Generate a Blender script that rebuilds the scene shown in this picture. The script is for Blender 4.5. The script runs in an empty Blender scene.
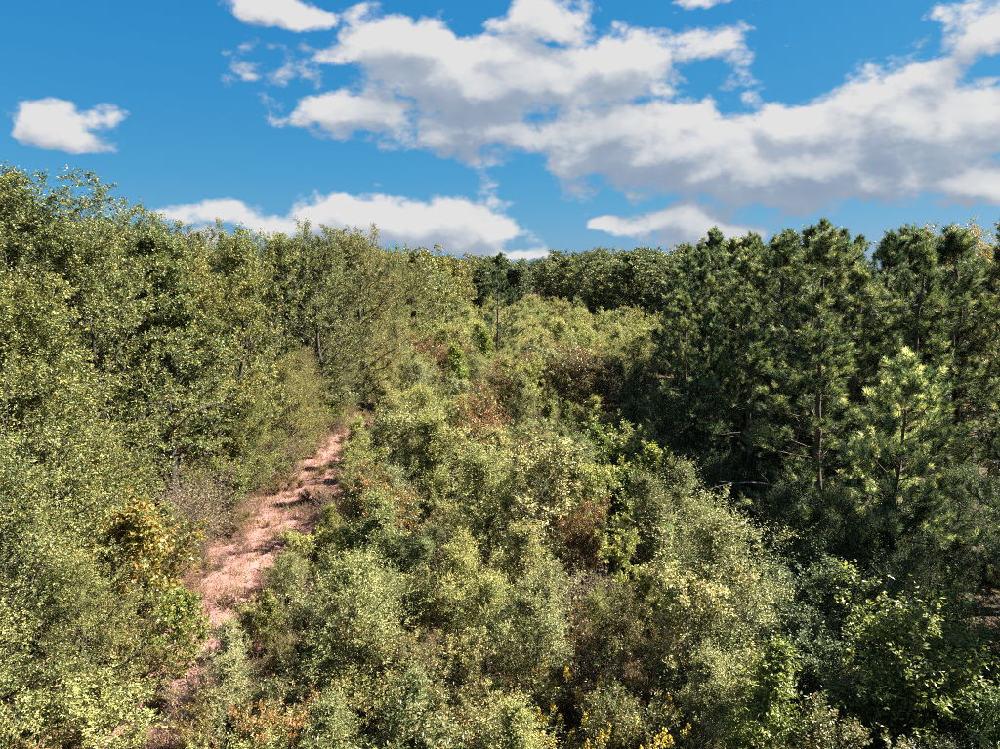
import bpy, math, random
import numpy as np

R = math.radians
rng = np.random.default_rng(11)
random.seed(5)
scene = bpy.context.scene
COL = scene.collection

# ------------------------------------------------------------------ camera
CAM_H = 14.0
PITCH = R(8.75)
cam_d = bpy.data.cameras.new('camera')
cam_d.sensor_width = 36.0
cam_d.lens = 36.0 * 690.0 / 1000.0
cam_d.clip_start = 0.1
cam_d.clip_end = 20000.0
cam = bpy.data.objects.new('camera', cam_d)
COL.objects.link(cam)
cam.location = (0, 0, CAM_H)
cam.rotation_euler = (R(90) - PITCH, 0, 0)
scene.camera = cam

# ------------------------------------------------------------------ light
SUN_AZ, SUN_EL = R(80), R(46)          # clockwise from +Y, above horizon
SKY_STRENGTH = 0.1
EXPOSURE = 2.62


def math_node(nt, op, a, b=None, c=None, clamp=False):
    n = nt.nodes.new('ShaderNodeMath')
    n.operation = op
    n.use_clamp = clamp
    for i, v in enumerate((a, b, c)):
        if v is None:
            continue
        if isinstance(v, (int, float)):
            n.inputs[i].default_value = v
        else:
            nt.links.new(v, n.inputs[i])
    return n.outputs[0]


def vmath(nt, op, a, b=None):
    n = nt.nodes.new('ShaderNodeVectorMath')
    n.operation = op
    for i, v in enumerate((a, b)):
        if v is None:
            continue
        if isinstance(v, tuple):
            n.inputs[i].default_value = v
        else:
            nt.links.new(v, n.inputs[i])
    return n.outputs['Value'] if op in ('LENGTH', 'DOT_PRODUCT') else n.outputs['Vector']


def smooth(nt, x, lo, hi):
    n = nt.nodes.new('ShaderNodeMapRange')
    n.interpolation_type = 'SMOOTHSTEP'
    nt.links.new(x, n.inputs['Value'])
    n.inputs['From Min'].default_value = lo
    n.inputs['From Max'].default_value = hi
    return n.outputs['Result']


def noise(nt, vec, scale, detail=5.0, rough=0.55, dist=0.0, out='Fac'):
    n = nt.nodes.new('ShaderNodeTexNoise')
    nt.links.new(vec, n.inputs['Vector'])
    n.inputs['Scale'].default_value = scale
    n.inputs['Detail'].default_value = detail
    n.inputs['Roughness'].default_value = rough
    n.inputs['Distortion'].default_value = dist
    return n.outputs[out]


def mixc(nt, fac, a, b, mode='MIX'):
    n = nt.nodes.new('ShaderNodeMix')
    n.data_type = 'RGBA'
    n.blend_type = mode
    for sock, v in ((n.inputs[0], fac), (n.inputs[6], a), (n.inputs[7], b)):
        if isinstance(v, (int, float)):
            sock.default_value = v
        elif isinstance(v, tuple):
            sock.default_value = (*v, 1.0) if len(v) == 3 else v
        else:
            nt.links.new(v, sock)
    return n.outputs[2]


# cumulus banks: azimuth, elevation, half width, half height (radians), weight
CLOUDS = [
    (0.028, 0.251, 0.250, 0.060, 1.12), (-0.136, 0.286, 0.130, 0.034, 1.0), (0.163, 0.271, 0.125, 0.046, 1.12),
    (0.054, 0.315, 0.074, 0.026, 1.0), (-0.205, 0.205, 0.085, 0.034, 1.05), (-0.070, 0.190, 0.132, 0.036, 1.05),
    (0.125, 0.175, 0.150, 0.052, 1.12), (0.273, 0.152, 0.171, 0.060, 1.12), (0.423, 0.111, 0.151, 0.039, 1.12),
    (0.537, 0.180, 0.130, 0.050, 1.12), (0.600, 0.105, 0.110, 0.036, .9), (0.440, 0.165, 0.110, 0.050, 1.12),
    (-0.262, 0.323, 0.110, 0.020, .75), (0.590, 0.275, 0.085, 0.040, .75), (-0.550, 0.162, 0.056, 0.032, .92),
    (-0.620, 0.157, 0.025, 0.016, .8), (-0.250, 0.062, 0.160, 0.026, 1.2), (-0.065, 0.060, 0.100, 0.038, 1.1),
    (0.268, 0.056, 0.090, 0.030, 1.05), (0.144, 0.067, 0.034, 0.016, .6), (-0.398, 0.030, 0.040, 0.016, .9),
    (0.270, 0.335, 0.055, 0.014, .5), (0.030, 0.012, 0.100, 0.014, .55),
]


def to_plane(u, v):
    """stereographic sky coordinates about +Y of azimuth u, elevation v"""
    x, y, z = math.sin(u) * math.cos(v), math.cos(u) * math.cos(v), math.sin(v)
    return x / (1.03 + y), z / (1.03 + y)


def cloud_group(name, fine):
    g = bpy.data.node_groups.new(name, 'ShaderNodeTree')
    g.interface.new_socket('Position', in_out='INPUT', socket_type='NodeSocketVector')
    g.interface.new_socket('Density', in_out='OUTPUT', socket_type='NodeSocketFloat')
    gi = g.nodes.new('NodeGroupInput')
    go = g.nodes.new('NodeGroupOutput')
    p = gi.outputs[0]

    def n2(vec, scale, detail, rough, out='Fac'):
        o = noise(g, vec, scale, detail, rough, 0.0, out)
        o.node.noise_dimensions = '2D'
        return o
    w = n2(p, 13.0, 3 if fine else 1, .55, 'Color')
    w = vmath(g, 'MULTIPLY', vmath(g, 'SUBTRACT', w, (.5, .5, .5)), (.055, .035, 0))
    pw = vmath(g, 'ADD', p, w)
    best = None
    for (cu, cv, ru, rv, wt) in CLOUDS:
        sx, sy = to_plane(cu, cv)
        rx = abs(to_plane(cu + ru, cv)[0] - sx)
        ry = abs(to_plane(cu, cv + rv)[1] - sy)
        n = g.nodes.new('ShaderNodeVectorMath')
        n.operation = 'MULTIPLY_ADD'
        g.links.new(pw, n.inputs[0])
        n.inputs[1].default_value = (1 / rx, 1 / ry, 0)
        n.inputs[2].default_value = (-sx / rx, -sy / ry, 0)
        m = math_node(g, 'SUBTRACT', wt, vmath(g, 'LENGTH', n.outputs[0]))
        best = m if best is None else math_node(g, 'SMOOTH_MAX', best, m, 0.25)
    # the same broken cumulus carries on round the rest of the sky
    sp = g.nodes.new('ShaderNodeSeparateXYZ')
    g.links.new(p, sp.inputs[0])
    outside = math_node(g, 'MAXIMUM', smooth(g, math_node(g, 'ABSOLUTE', sp.outputs[0]), .38, .48), smooth(g, sp.outputs[1], .19, .26))
    far = math_node(g, 'MULTIPLY', math_node(g, 'SUBTRACT', n2(p, 5.0, 2, .5), .52), 5.0)
    far = math_node(g, 'ADD', far, math_node(g, 'MULTIPLY', math_node(g, 'SUBTRACT', outside, 1.0), 6.0))
    best = math_node(g, 'MAXIMUM', math_node(g, 'MAXIMUM', best, far), -1.8)
    st = vmath(g, 'MULTIPLY', p, (1, 1.5, 1))
    f1 = n2(st, 15.0, 10 if fine else 4, .60)
    s = math_node(g, 'MULTIPLY_ADD', math_node(g, 'SUBTRACT', f1, .5), 2.4, math_node(g, 'MULTIPLY', best, 1.15))
    vo = g.nodes.new('ShaderNodeTexVoronoi')
    vo.voronoi_dimensions = '2D'
    vo.feature = 'F1'
    g.links.new(vmath(g, 'ADD', st, vmath(g, 'MULTIPLY', w, (.7, .7, 0))), vo.inputs['Vector'])
    vo.inputs['Scale'].default_value = 30.0
    vo.inputs['Detail'].default_value = 3.0 if fine else 1.0
    vo.inputs['Roughness'].default_value = .55
    s = math_node(g, 'MULTIPLY_ADD', math_node(g, 'SUBTRACT', .45, vo.outputs['Distance']), .55, s)
    s = math_node(g, 'ADD', s, .40)
    g.links.new(s, go.inputs[0])
    return g


def build_world():
    w = bpy.data.worlds.new('World')
    scene.world = w
    w.use_nodes = True
    nt = w.node_tree
    nt.nodes.clear()
    out = nt.nodes.new('ShaderNodeOutputWorld')
    bg = nt.nodes.new('ShaderNodeBackground')
    bg.inputs['Strength'].default_value = SKY_STRENGTH
    sky = nt.nodes.new('ShaderNodeTexSky')
    sky.sky_type = 'NISHITA'
    sky.sun_disc = False
    sky.sun_elevation = SUN_EL
    sky.sun_rotation = SUN_AZ
    sky.altitude = 150
    sky.air_density = 1.0
    sky.dust_density = 0.25
    sky.ozone_density = 3.0
    tc = nt.nodes.new('ShaderNodeTexCoord')
    d = tc.outputs['Generated']
    # the deep, even blue of the photograph: one response curve per channel for the whole sky
    gain = .214 / (SKY_STRENGTH * 2 ** EXPOSURE)
    sr = nt.nodes.new('ShaderNodeSeparateColor')
    nt.links.new(sky.outputs[0], sr.inputs[0])
    cr = nt.nodes.new('ShaderNodeCombineColor')
    for i, (a, p) in enumerate(((.088, 1.36), (.75, .52), (1.87, .26))):
        nt.links.new(math_node(nt, 'MULTIPLY', math_node(nt, 'POWER', sr.outputs[i], p), a * gain), cr.inputs[i])
    skyc = cr.outputs[0]
    sx = nt.nodes.new('ShaderNodeSeparateXYZ')
    nt.links.new(d, sx.inputs[0])
    den = math_node(nt, 'ADD', sx.outputs[1], 1.03)
    pos = nt.nodes.new('ShaderNodeCombineXYZ')
    nt.links.new(math_node(nt, 'DIVIDE', sx.outputs[0], den), pos.inputs[0])
    nt.links.new(math_node(nt, 'DIVIDE', sx.outputs[2], den), pos.inputs[1])
    gf, gc = cloud_group('cloud_field', True), cloud_group('cloud_field_coarse', False)

    def dens(vec, g):
        n = nt.nodes.new('ShaderNodeGroup')
        n.node_tree = g
        nt.links.new(vec, n.inputs[0])
        return n.outputs[0]
    d0 = dens(pos.outputs[0], gf)
    d1 = dens(vmath(nt, 'ADD', pos.outputs[0], (.006, .014, 0)), gc)
    d2 = dens(vmath(nt, 'ADD', pos.outputs[0], (.010, .036, 0)), gc)
    alpha = smooth(nt, d0, .0, .55)
    # thickness of cloud towards the sun decides how much light comes through
    p0, p1, p2 = [math_node(nt, 'MAXIMUM', q, 0.0) for q in (d0, d1, d2)]
    thick = math_node(nt, 'MULTIPLY_ADD', p2, .65, math_node(nt, 'MULTIPLY_ADD', p1, .95, math_node(nt, 'MULTIPLY', p0, -.35)))
    lit = math_node(nt, 'EXPONENT', math_node(nt, 'MULTIPLY', math_node(nt, 'MAXIMUM', thick, 0.0), -.72))
    relief = smooth(nt, math_node(nt, 'SUBTRACT', d0, d1), -.45, .55)
    lit = math_node(nt, 'MULTIPLY_ADD', relief, .42, math_node(nt, 'MULTIPLY', lit, .66))
    ramp = nt.nodes.new('ShaderNodeValToRGB')
    nt.links.new(lit, ramp.inputs[0])
    e = ramp.color_ramp.elements
    e[0].position, e[0].color = .12, (1.30, 1.68, 2.25, 1)
    e[1].position, e[1].color = 1.0, (3.65, 3.62, 3.6, 1)
    m = e.new(.48)
    m.color = (2.35, 2.58, 2.9, 1)
    cl = mixc(nt, 1.0, ramp.outputs[0], (gain, gain, gain), 'MULTIPLY')
    colr = mixc(nt, math_node(nt, 'MULTIPLY', alpha, .97), skyc, cl)
    nt.links.new(colr, bg.inputs['Color'])
    nt.links.new(bg.outputs[0], out.inputs[0])
    w.cycles.sampling_method = 'NONE'


build_world()
sun_d = bpy.data.lights.new('sun', 'SUN')
sun_d.energy = 5.0
sun_d.angle = R(0.53)
sun_d.color = (1.0, 0.93, 0.82)
sun = bpy.data.objects.new('sun', sun_d)
COL.objects.link(sun)
sv = np.array([math.sin(SUN_AZ) * math.cos(SUN_EL), math.cos(SUN_AZ) * math.cos(SUN_EL), math.sin(SUN_EL)])
from mathutils import Vector
sun.rotation_euler = Vector(sv).to_track_quat('Z', 'Y').to_euler()
sun.location = tuple(sv * 200)

vs = scene.view_settings
vs.view_transform = 'Standard'
vs.look = 'None'
vs.gamma = 1.0
vs.exposure = EXPOSURE
vs.use_curve_mapping = False
scene.cycles.use_denoising = False
scene.cycles.max_bounces = 4
scene.cycles.diffuse_bounces = 1
scene.cycles.glossy_bounces = 1
scene.cycles.transmission_bounces = 2
scene.cycles.pixel_filter_type = 'BLACKMAN_HARRIS'
scene.cycles.filter_width = 1.0
scene.cycles.sample_clamp_indirect = 4.0

# ------------------------------------------------------------------ helpers


def norm(a):
    return a / np.maximum(np.linalg.norm(a, axis=-1, keepdims=True), 1e-9)


def rand_dir(n):
    return norm(rng.normal(size=(n, 3)))


class MB:
    """collects triangles, with a material slot and one random number per piece"""

    def __init__(self):
        self.v, self.f, self.m, self.r, self.n = [], [], [], [], 0

    def add(self, v, f, mat=0, r=0.0):
        v = np.asarray(v, float).reshape(-1, 3)
        f = np.asarray(f, int).reshape(-1, 3)
        self.v.append(v)
        self.f.append(f + self.n)
        self.m.append(np.full(len(f), mat, int))
        self.r.append(np.broadcast_to(np.asarray(r, float), (len(f),)).copy())
        self.n += len(v)

    def mesh(self, name, mats, smooth_mats=()):
        v = np.concatenate(self.v)
        f = np.concatenate(self.f)
        mi = np.concatenate(self.m)
        rr = np.concatenate(self.r)
        me = bpy.data.meshes.new(name)
        me.vertices.add(len(v))
        me.vertices.foreach_set('co', v.ravel().astype(np.float32))
        me.loops.add(len(f) * 3)
        me.loops.foreach_set('vertex_index', f.ravel().astype(np.int32))
        me.polygons.add(len(f))
        me.polygons.foreach_set('loop_start', (np.arange(len(f)) * 3).astype(np.int32))
        for m in mats:
            me.materials.append(m)
        me.polygons.foreach_set('material_index', mi.astype(np.int32))
        me.polygons.foreach_set('use_smooth', np.isin(mi, smooth_mats))
        at = me.attributes.new('piece', 'FLOAT', 'FACE')
        at.data.foreach_set('value', rr.astype(np.float32))
        me.update(calc_edges=True)
        return me

    def leaves(self, p, a, n, L, W, mat=0, r=None, fold=.12, belly=.5):
        """folded two-triangle leaves: base p, axis a, normal n"""
        k = len(p)
        a = norm(a)
        s = norm(np.cross(a, n))
        n = np.cross(s, a)
        L = np.broadcast_to(np.asarray(L, float), (k,))[:, None]
        W = np.broadcast_to(np.asarray(W, float), (k,))[:, None]
        v = np.empty((k, 4, 3))
        v[:, 0] = p
        v[:, 1] = p + a * L * belly + s * W * .5 + n * W * fold
        v[:, 2] = p + a * L - n * L * .08
        v[:, 3] = p + a * L * belly - s * W * .5 + n * W * fold
        b = np.arange(k)[:, None] * 4
        f = np.concatenate([b + [0, 1, 2], b + [0, 2, 3]], 1).reshape(-1, 3)
        if r is None:
            r = rng.random(k)
        self.add(v, f, mat, np.repeat(r, 2))

    def needles(self, p, a, L, W, mat=0, r=None):
        k = len(p)
        a = norm(a)
        s = norm(np.cross(a, rand_dir(k)))
        L = np.broadcast_to(np.asarray(L, float), (k,))[:, None]
        v = np.empty((k, 3, 3))
        v[:, 0] = p - s * W * .5
        v[:, 1] = p + s * W * .5
        v[:, 2] = p + a * L
        f = (np.arange(k)[:, None] * 3 + [0, 1, 2])
        self.add(v, f, mat, rng.random(k) if r is None else r)

    def tubes(self, P, Rd, sides=4, mat=0):
        """P: (k, s, 3) paths, Rd: (k, s) radii"""
        k, s, _ = P.shape
        T = np.gradient(P, axis=1)
        T = norm(T)
        ref = np.where(np.abs(T[:, :, 2:3]) > .9, [1., 0, 0], [0, 0, 1.])
        X = norm(np.cross(T, ref))
        Y = np.cross(T, X)
        an = np.arange(sides) * 2 * np.pi / sides
        ring = P[:, :, None] + Rd[:, :, None, None] * (X[:, :, None] * np.cos(an)[:, None] + Y[:, :, None] * np.sin(an)[:, None])
        i, j = np.meshgrid(np.arange(s - 1), np.arange(sides), indexing='ij')
        a = i * sides + j
        b = i * sides + (j + 1) % sides
        c = a + sides
        d = b + sides
        f = np.stack([np.stack([a, b, d], -1), np.stack([a, d, c], -1)], 2).reshape(-1, 3)
        F = (np.arange(k)[:, None, None] * (s * sides) + f[None]).reshape(-1, 3)
        self.add(ring, F, mat, np.repeat(rng.random(k), len(f)))


def path_pts(o, d, L, up, s):
    """curved shoots: origin, direction, length, upward bend; s = array of params"""
    t = np.asarray(s)[None, :, None]
    L = L[:, None, None]
    bend = np.zeros((len(o), 1, 3))
    bend[:, 0, 2] = up
    return o[:, None] + d[:, None] * L * t + bend * L * t * t


def path_at(o, d, L, up, t):
    p = o + d * (L * t)[:, None]
    p[:, 2] += up * L * t * t
    tan = d.copy()
    tan[:, 2] += 2 * up * t
    return p, norm(tan)


# ------------------------------------------------------------------ materials
def new_mat(name):
    m = bpy.data.materials.new(name)
    m.use_nodes = True
    nt = m.node_tree
    nt.nodes.clear()
    o = nt.nodes.new('ShaderNodeOutputMaterial')
    return m, nt, o


def leaf_mat(name, stops, transl=.4, rough=.42, spec=.5, hue_var=.03, gain=1.0):
    m, nt, out = new_mat(name)
    at = nt.nodes.new('ShaderNodeAttribute')
    at.attribute_name = 'piece'
    ramp = nt.nodes.new('ShaderNodeValToRGB')
    nt.links.new(at.outputs['Fac'], ramp.inputs[0])
    e = ramp.color_ramp.elements
    e[0].position, e[0].color = stops[0][0], (*stops[0][1], 1)
    e[1].position, e[1].color = stops[-1][0], (*stops[-1][1], 1)
    for p, c in stops[1:-1]:
        x = e.new(p)
        x.color = (*c, 1)
    oi = nt.nodes.new('ShaderNodeObjectInfo')
    # drift of colour between the branches of one tree, in the tree's own space
    tc = nt.nodes.new('ShaderNodeTexCoord')
    nz = noise(nt, tc.outputs['Object'], .55, 2, .5)
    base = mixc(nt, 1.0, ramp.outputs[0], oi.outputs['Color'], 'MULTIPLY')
    hs = nt.nodes.new('ShaderNodeHueSaturation')
    nt.links.new(base, hs.inputs['Color'])
    nt.links.new(math_node(nt, 'MULTIPLY_ADD', nz, hue_var * -2, .5 + hue_var), hs.inputs['Hue'])
    nt.links.new(math_node(nt, 'MULTIPLY_ADD', nz, .7 * gain, .65 * gain), hs.inputs['Value'])
    base = hs.outputs[0]
    pb = nt.nodes.new('ShaderNodeBsdfPrincipled')
    nt.links.new(base, pb.inputs['Base Color'])
    pb.inputs['Roughness'].default_value = rough
    pb.inputs['Specular IOR Level'].default_value = spec
    tr = nt.nodes.new('ShaderNodeBsdfTranslucent')
    nt.links.new(mixc(nt, 1.0, base, (1.35, 1.45, .75), 'MULTIPLY'), tr.inputs['Color'])
    mx = nt.nodes.new('ShaderNodeMixShader')
    mx.inputs[0].default_value = transl
    nt.links.new(pb.outputs[0], mx.inputs[1])
    nt.links.new(tr.outputs[0], mx.inputs[2])
    nt.links.new(mx.outputs[0], out.inputs[0])
    return m


def bark_mat(name, c0, c1, sc=9.0):
    m, nt, out = new_mat(name)
    tc = nt.nodes.new('ShaderNodeTexCoord')
    v = vmath(nt, 'MULTIPLY', tc.outputs['Object'], (1, 1, .25))
    f = noise(nt, v, sc, 6, .65, .6)
    c = mixc(nt, smooth(nt, f, .35, .68), c0, c1)
    pb = nt.nodes.new('ShaderNodeBsdfPrincipled')
    nt.links.new(c, pb.inputs['Base Color'])
    pb.inputs['Roughness'].default_value = .85
    bp = nt.nodes.new('ShaderNodeBump')
    bp.inputs['Strength'].default_value = .6
    bp.inputs['Distance'].default_value = .02
    nt.links.new(f, bp.inputs['Height'])
    nt.links.new(bp.outputs[0], pb.inputs['Normal'])
    nt.links.new(pb.outputs[0], out.inputs[0])
    return m


M = {}
M['hard'] = leaf_mat('hardwood_leaf', [(0, (.028, .038, .012)), (.45, (.104, .122, .042)), (.85, (.205, .218, .088)),
                                       (.98, (.27, .22, .06)), (1, (.28, .14, .045))], transl=.24, rough=.55, spec=.4)
M['oak'] = leaf_mat('young_oak_leaf', [(0, (.038, .046, .015)), (.5, (.160, .178, .064)), (.9, (.31, .32, .145)),
                                       (1, (.33, .25, .10))], transl=.24, rough=.55, spec=.4)
M['pine'] = leaf_mat('pine_needle', [(0, (.010, .026, .014)), (.4, (.054, .086, .037)), (.75, (.215, .25, .11)),
                                     (1, (.36, .36, .18))], transl=.2, rough=.5, spec=.3, hue_var=.015)
M['broad'] = leaf_mat('broad_leaf', [(0, (.07, .09, .022)), (.5, (.15, .175, .042)), (1, (.26, .265, .07))], transl=.36, rough=.45)
M['autumn'] = leaf_mat('autumn_leaf', [(0, (.09, .10, .03)), (.45, (.20, .18, .045)), (.8, (.28, .19, .05)), (1, (.30, .12, .04))], transl=.42)
M['russet'] = leaf_mat('russet_leaf', [(0, (.04, .035, .018)), (.45, (.11, .078, .038)), (.85, (.16, .15, .06)), (1, (.32, .11, .05))], transl=.35)
M['straw'] = leaf_mat('dry_grass', [(0, (.10, .065, .038)), (.5, (.19, .13, .08)), (1, (.30, .22, .14))], transl=.3, rough=.6, spec=.2)
M['weed'] = leaf_mat('weed_leaf', [(0, (.06, .075, .025)), (.5, (.11, .115, .04)), (.85, (.19, .15, .07)), (1, (.24, .14, .08))], transl=.35)
M['yellow'] = leaf_mat('goldenrod_flower', [(0, (.36, .24, .02)), (1, (.62, .46, .07))], transl=.2, hue_var=.005)
M['bark'] = bark_mat('oak_bark', (.022, .018, .014), (.07, .058, .046))
M['twig'] = bark_mat('grey_twig', (.04, .032, .026), (.10, .085, .07))
M['pbark'] = bark_mat('pine_bark', (.025, .017, .013), (.085, .055, .04), 6)
M['dead'] = bark_mat('dead_wood', (.055, .050, .055), (.13, .12, .125), 12)


def ground_mat():
    m, nt, out = new_mat('red_clay_ground')
    tc = nt.nodes.new('ShaderNodeTexCoord')
    p = tc.outputs['Object']
    big = noise(nt, p, .22, 4, .6, .5)
    med = noise(nt, p, 1.3, 6, .62, .6)
    fine = noise(nt, p, 9.0, 6, .7)
    clay = mixc(nt, smooth(nt, med, .32, .68), (.125, .050, .045), (.225, .112, .100))
    clay = mixc(nt, math_node(nt, 'MULTIPLY', fine, .7), clay, (.25, .15, .135))
    litter = mixc(nt, smooth(nt, fine, .4, .65), (.035, .027, .016), (.095, .068, .04))
    # the track is bare; elsewhere fallen leaves and straw cover most of the clay
    sp = nt.nodes.new('ShaderNodeSeparateXYZ')
    nt.links.new(p, sp.inputs[0])
    off = math_node(nt, 'ABSOLUTE', math_node(nt, 'ADD', sp.outputs[0], 11.8))
    off = math_node(nt, 'MULTIPLY_ADD', math_node(nt, 'SUBTRACT', big, .5), 6.0, off)
    off = math_node(nt, 'MULTIPLY_ADD', smooth(nt, sp.outputs[1], 58, 72), 8.0, off)
    cover = smooth(nt, off, 1.5, 4.4)
    cover = math_node(nt, 'ADD', math_node(nt, 'MULTIPLY', cover, 1.1), math_node(nt, 'MULTIPLY_ADD', smooth(nt, med, .48, .72), .55, -.1), clamp=True)
    c = mixc(nt, cover, clay, litter)
    pb = nt.nodes.new('ShaderNodeBsdfPrincipled')
    nt.links.new(c, pb.inputs['Base Color'])
    pb.inputs['Roughness'].default_value = .95
    pb.inputs['Specular IOR Level'].default_value = .15
    bp = nt.nodes.new('ShaderNodeBump')
    bp.inputs['Strength'].default_value = .9
    bp.inputs['Distance'].default_value = .12
    nt.links.new(math_node(nt, 'ADD', med, math_node(nt, 'MULTIPLY', fine, .4)), bp.inputs['Height'])
    nt.links.new(bp.outputs[0], pb.inputs['Normal'])
    nt.links.new(pb.outputs[0], out.inputs[0])
    return m


# ------------------------------------------------------------------ ground
def tz(x, y):
    x = np.asarray(x, float)
    y = np.asarray(y, float)
    z = .07 * np.logaddexp(0, (-x - 18) / 3.0) * 3.0 * np.exp(-np.maximum(np.abs(x) - 80, 0) / 60)
    z = z + .22 * np.sin(x * .31 + 1.3) * np.sin(y * .23 + .4) + .10 * np.sin(x * .9 + y * .55) * np.sin(y * .7 - .3 * x)
    # two worn wheel lines along the clay track, with a soft berm between
    z = z - .14 * np.exp(-((x + 10.9) / .45) ** 2) - .14 * np.exp(-((x + 12.9) / .45) ** 2)
    z = z + .03 * np.sin(x * 3.1 + 1.7 * np.sin(y * 1.3)) * np.sin(y * 2.7)
    return z


def tz1(x, y):
    return float(tz(x, y))


def build_ground():
    a = np.linspace(-1, 1, 301)
    xs = np.sinh(a * 7.6) / np.sinh(7.6) * 6000
    b = np.linspace(-1, 1, 341)
    ys = 34 + np.sinh(b * 6.9) / np.sinh(6.9) * 6000
    X, Y = np.meshgrid(xs, ys)
    Z = tz(X, Y)
    v = np.stack([X, Y, Z], -1).reshape(-1, 3)
    nx, ny = len(xs), len(ys)
    i, j = np.meshgrid(np.arange(ny - 1), np.arange(nx - 1), indexing='ij')
    q = i * nx + j
    f = np.concatenate([np.stack([q, q + 1, q + nx + 1], -1).reshape(-1, 3), np.stack([q, q + nx + 1, q + nx], -1).reshape(-1, 3)])
    mb = MB()
    mb.add(v, f)
    o = bpy.data.objects.new('ground', mb.mesh('ground', [ground_mat()], (0,)))
    COL.objects.link(o)
    o['kind'] = 'structure'
    o['label'] = 'red clay ground with leaf litter and a bare track on the left'
    return o


build_ground()


# ------------------------------------------------------------------ plant builders
def children_of(o, d, L, up, n, t0, t1, spread, lift, flat=1.0):
    """n side shoots on every given shoot"""
    k = len(o)
    idx = np.repeat(np.arange(k), n)
    t = t0 + (t1 - t0) * ((np.tile(np.arange(n), k) + rng.random(k * n)) / n)
    p, tan = path_at(o[idx], d[idx], L[idx], up[idx], t)
    rd = rand_dir(k * n)
    rd[:, 2] *= flat
    side = norm(rd - tan * np.sum(rd * tan, 1, keepdims=True))
    dd = tan * (1 - spread) + side * spread
    dd[:, 2] += lift
    return idx, t, p, norm(dd)


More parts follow.
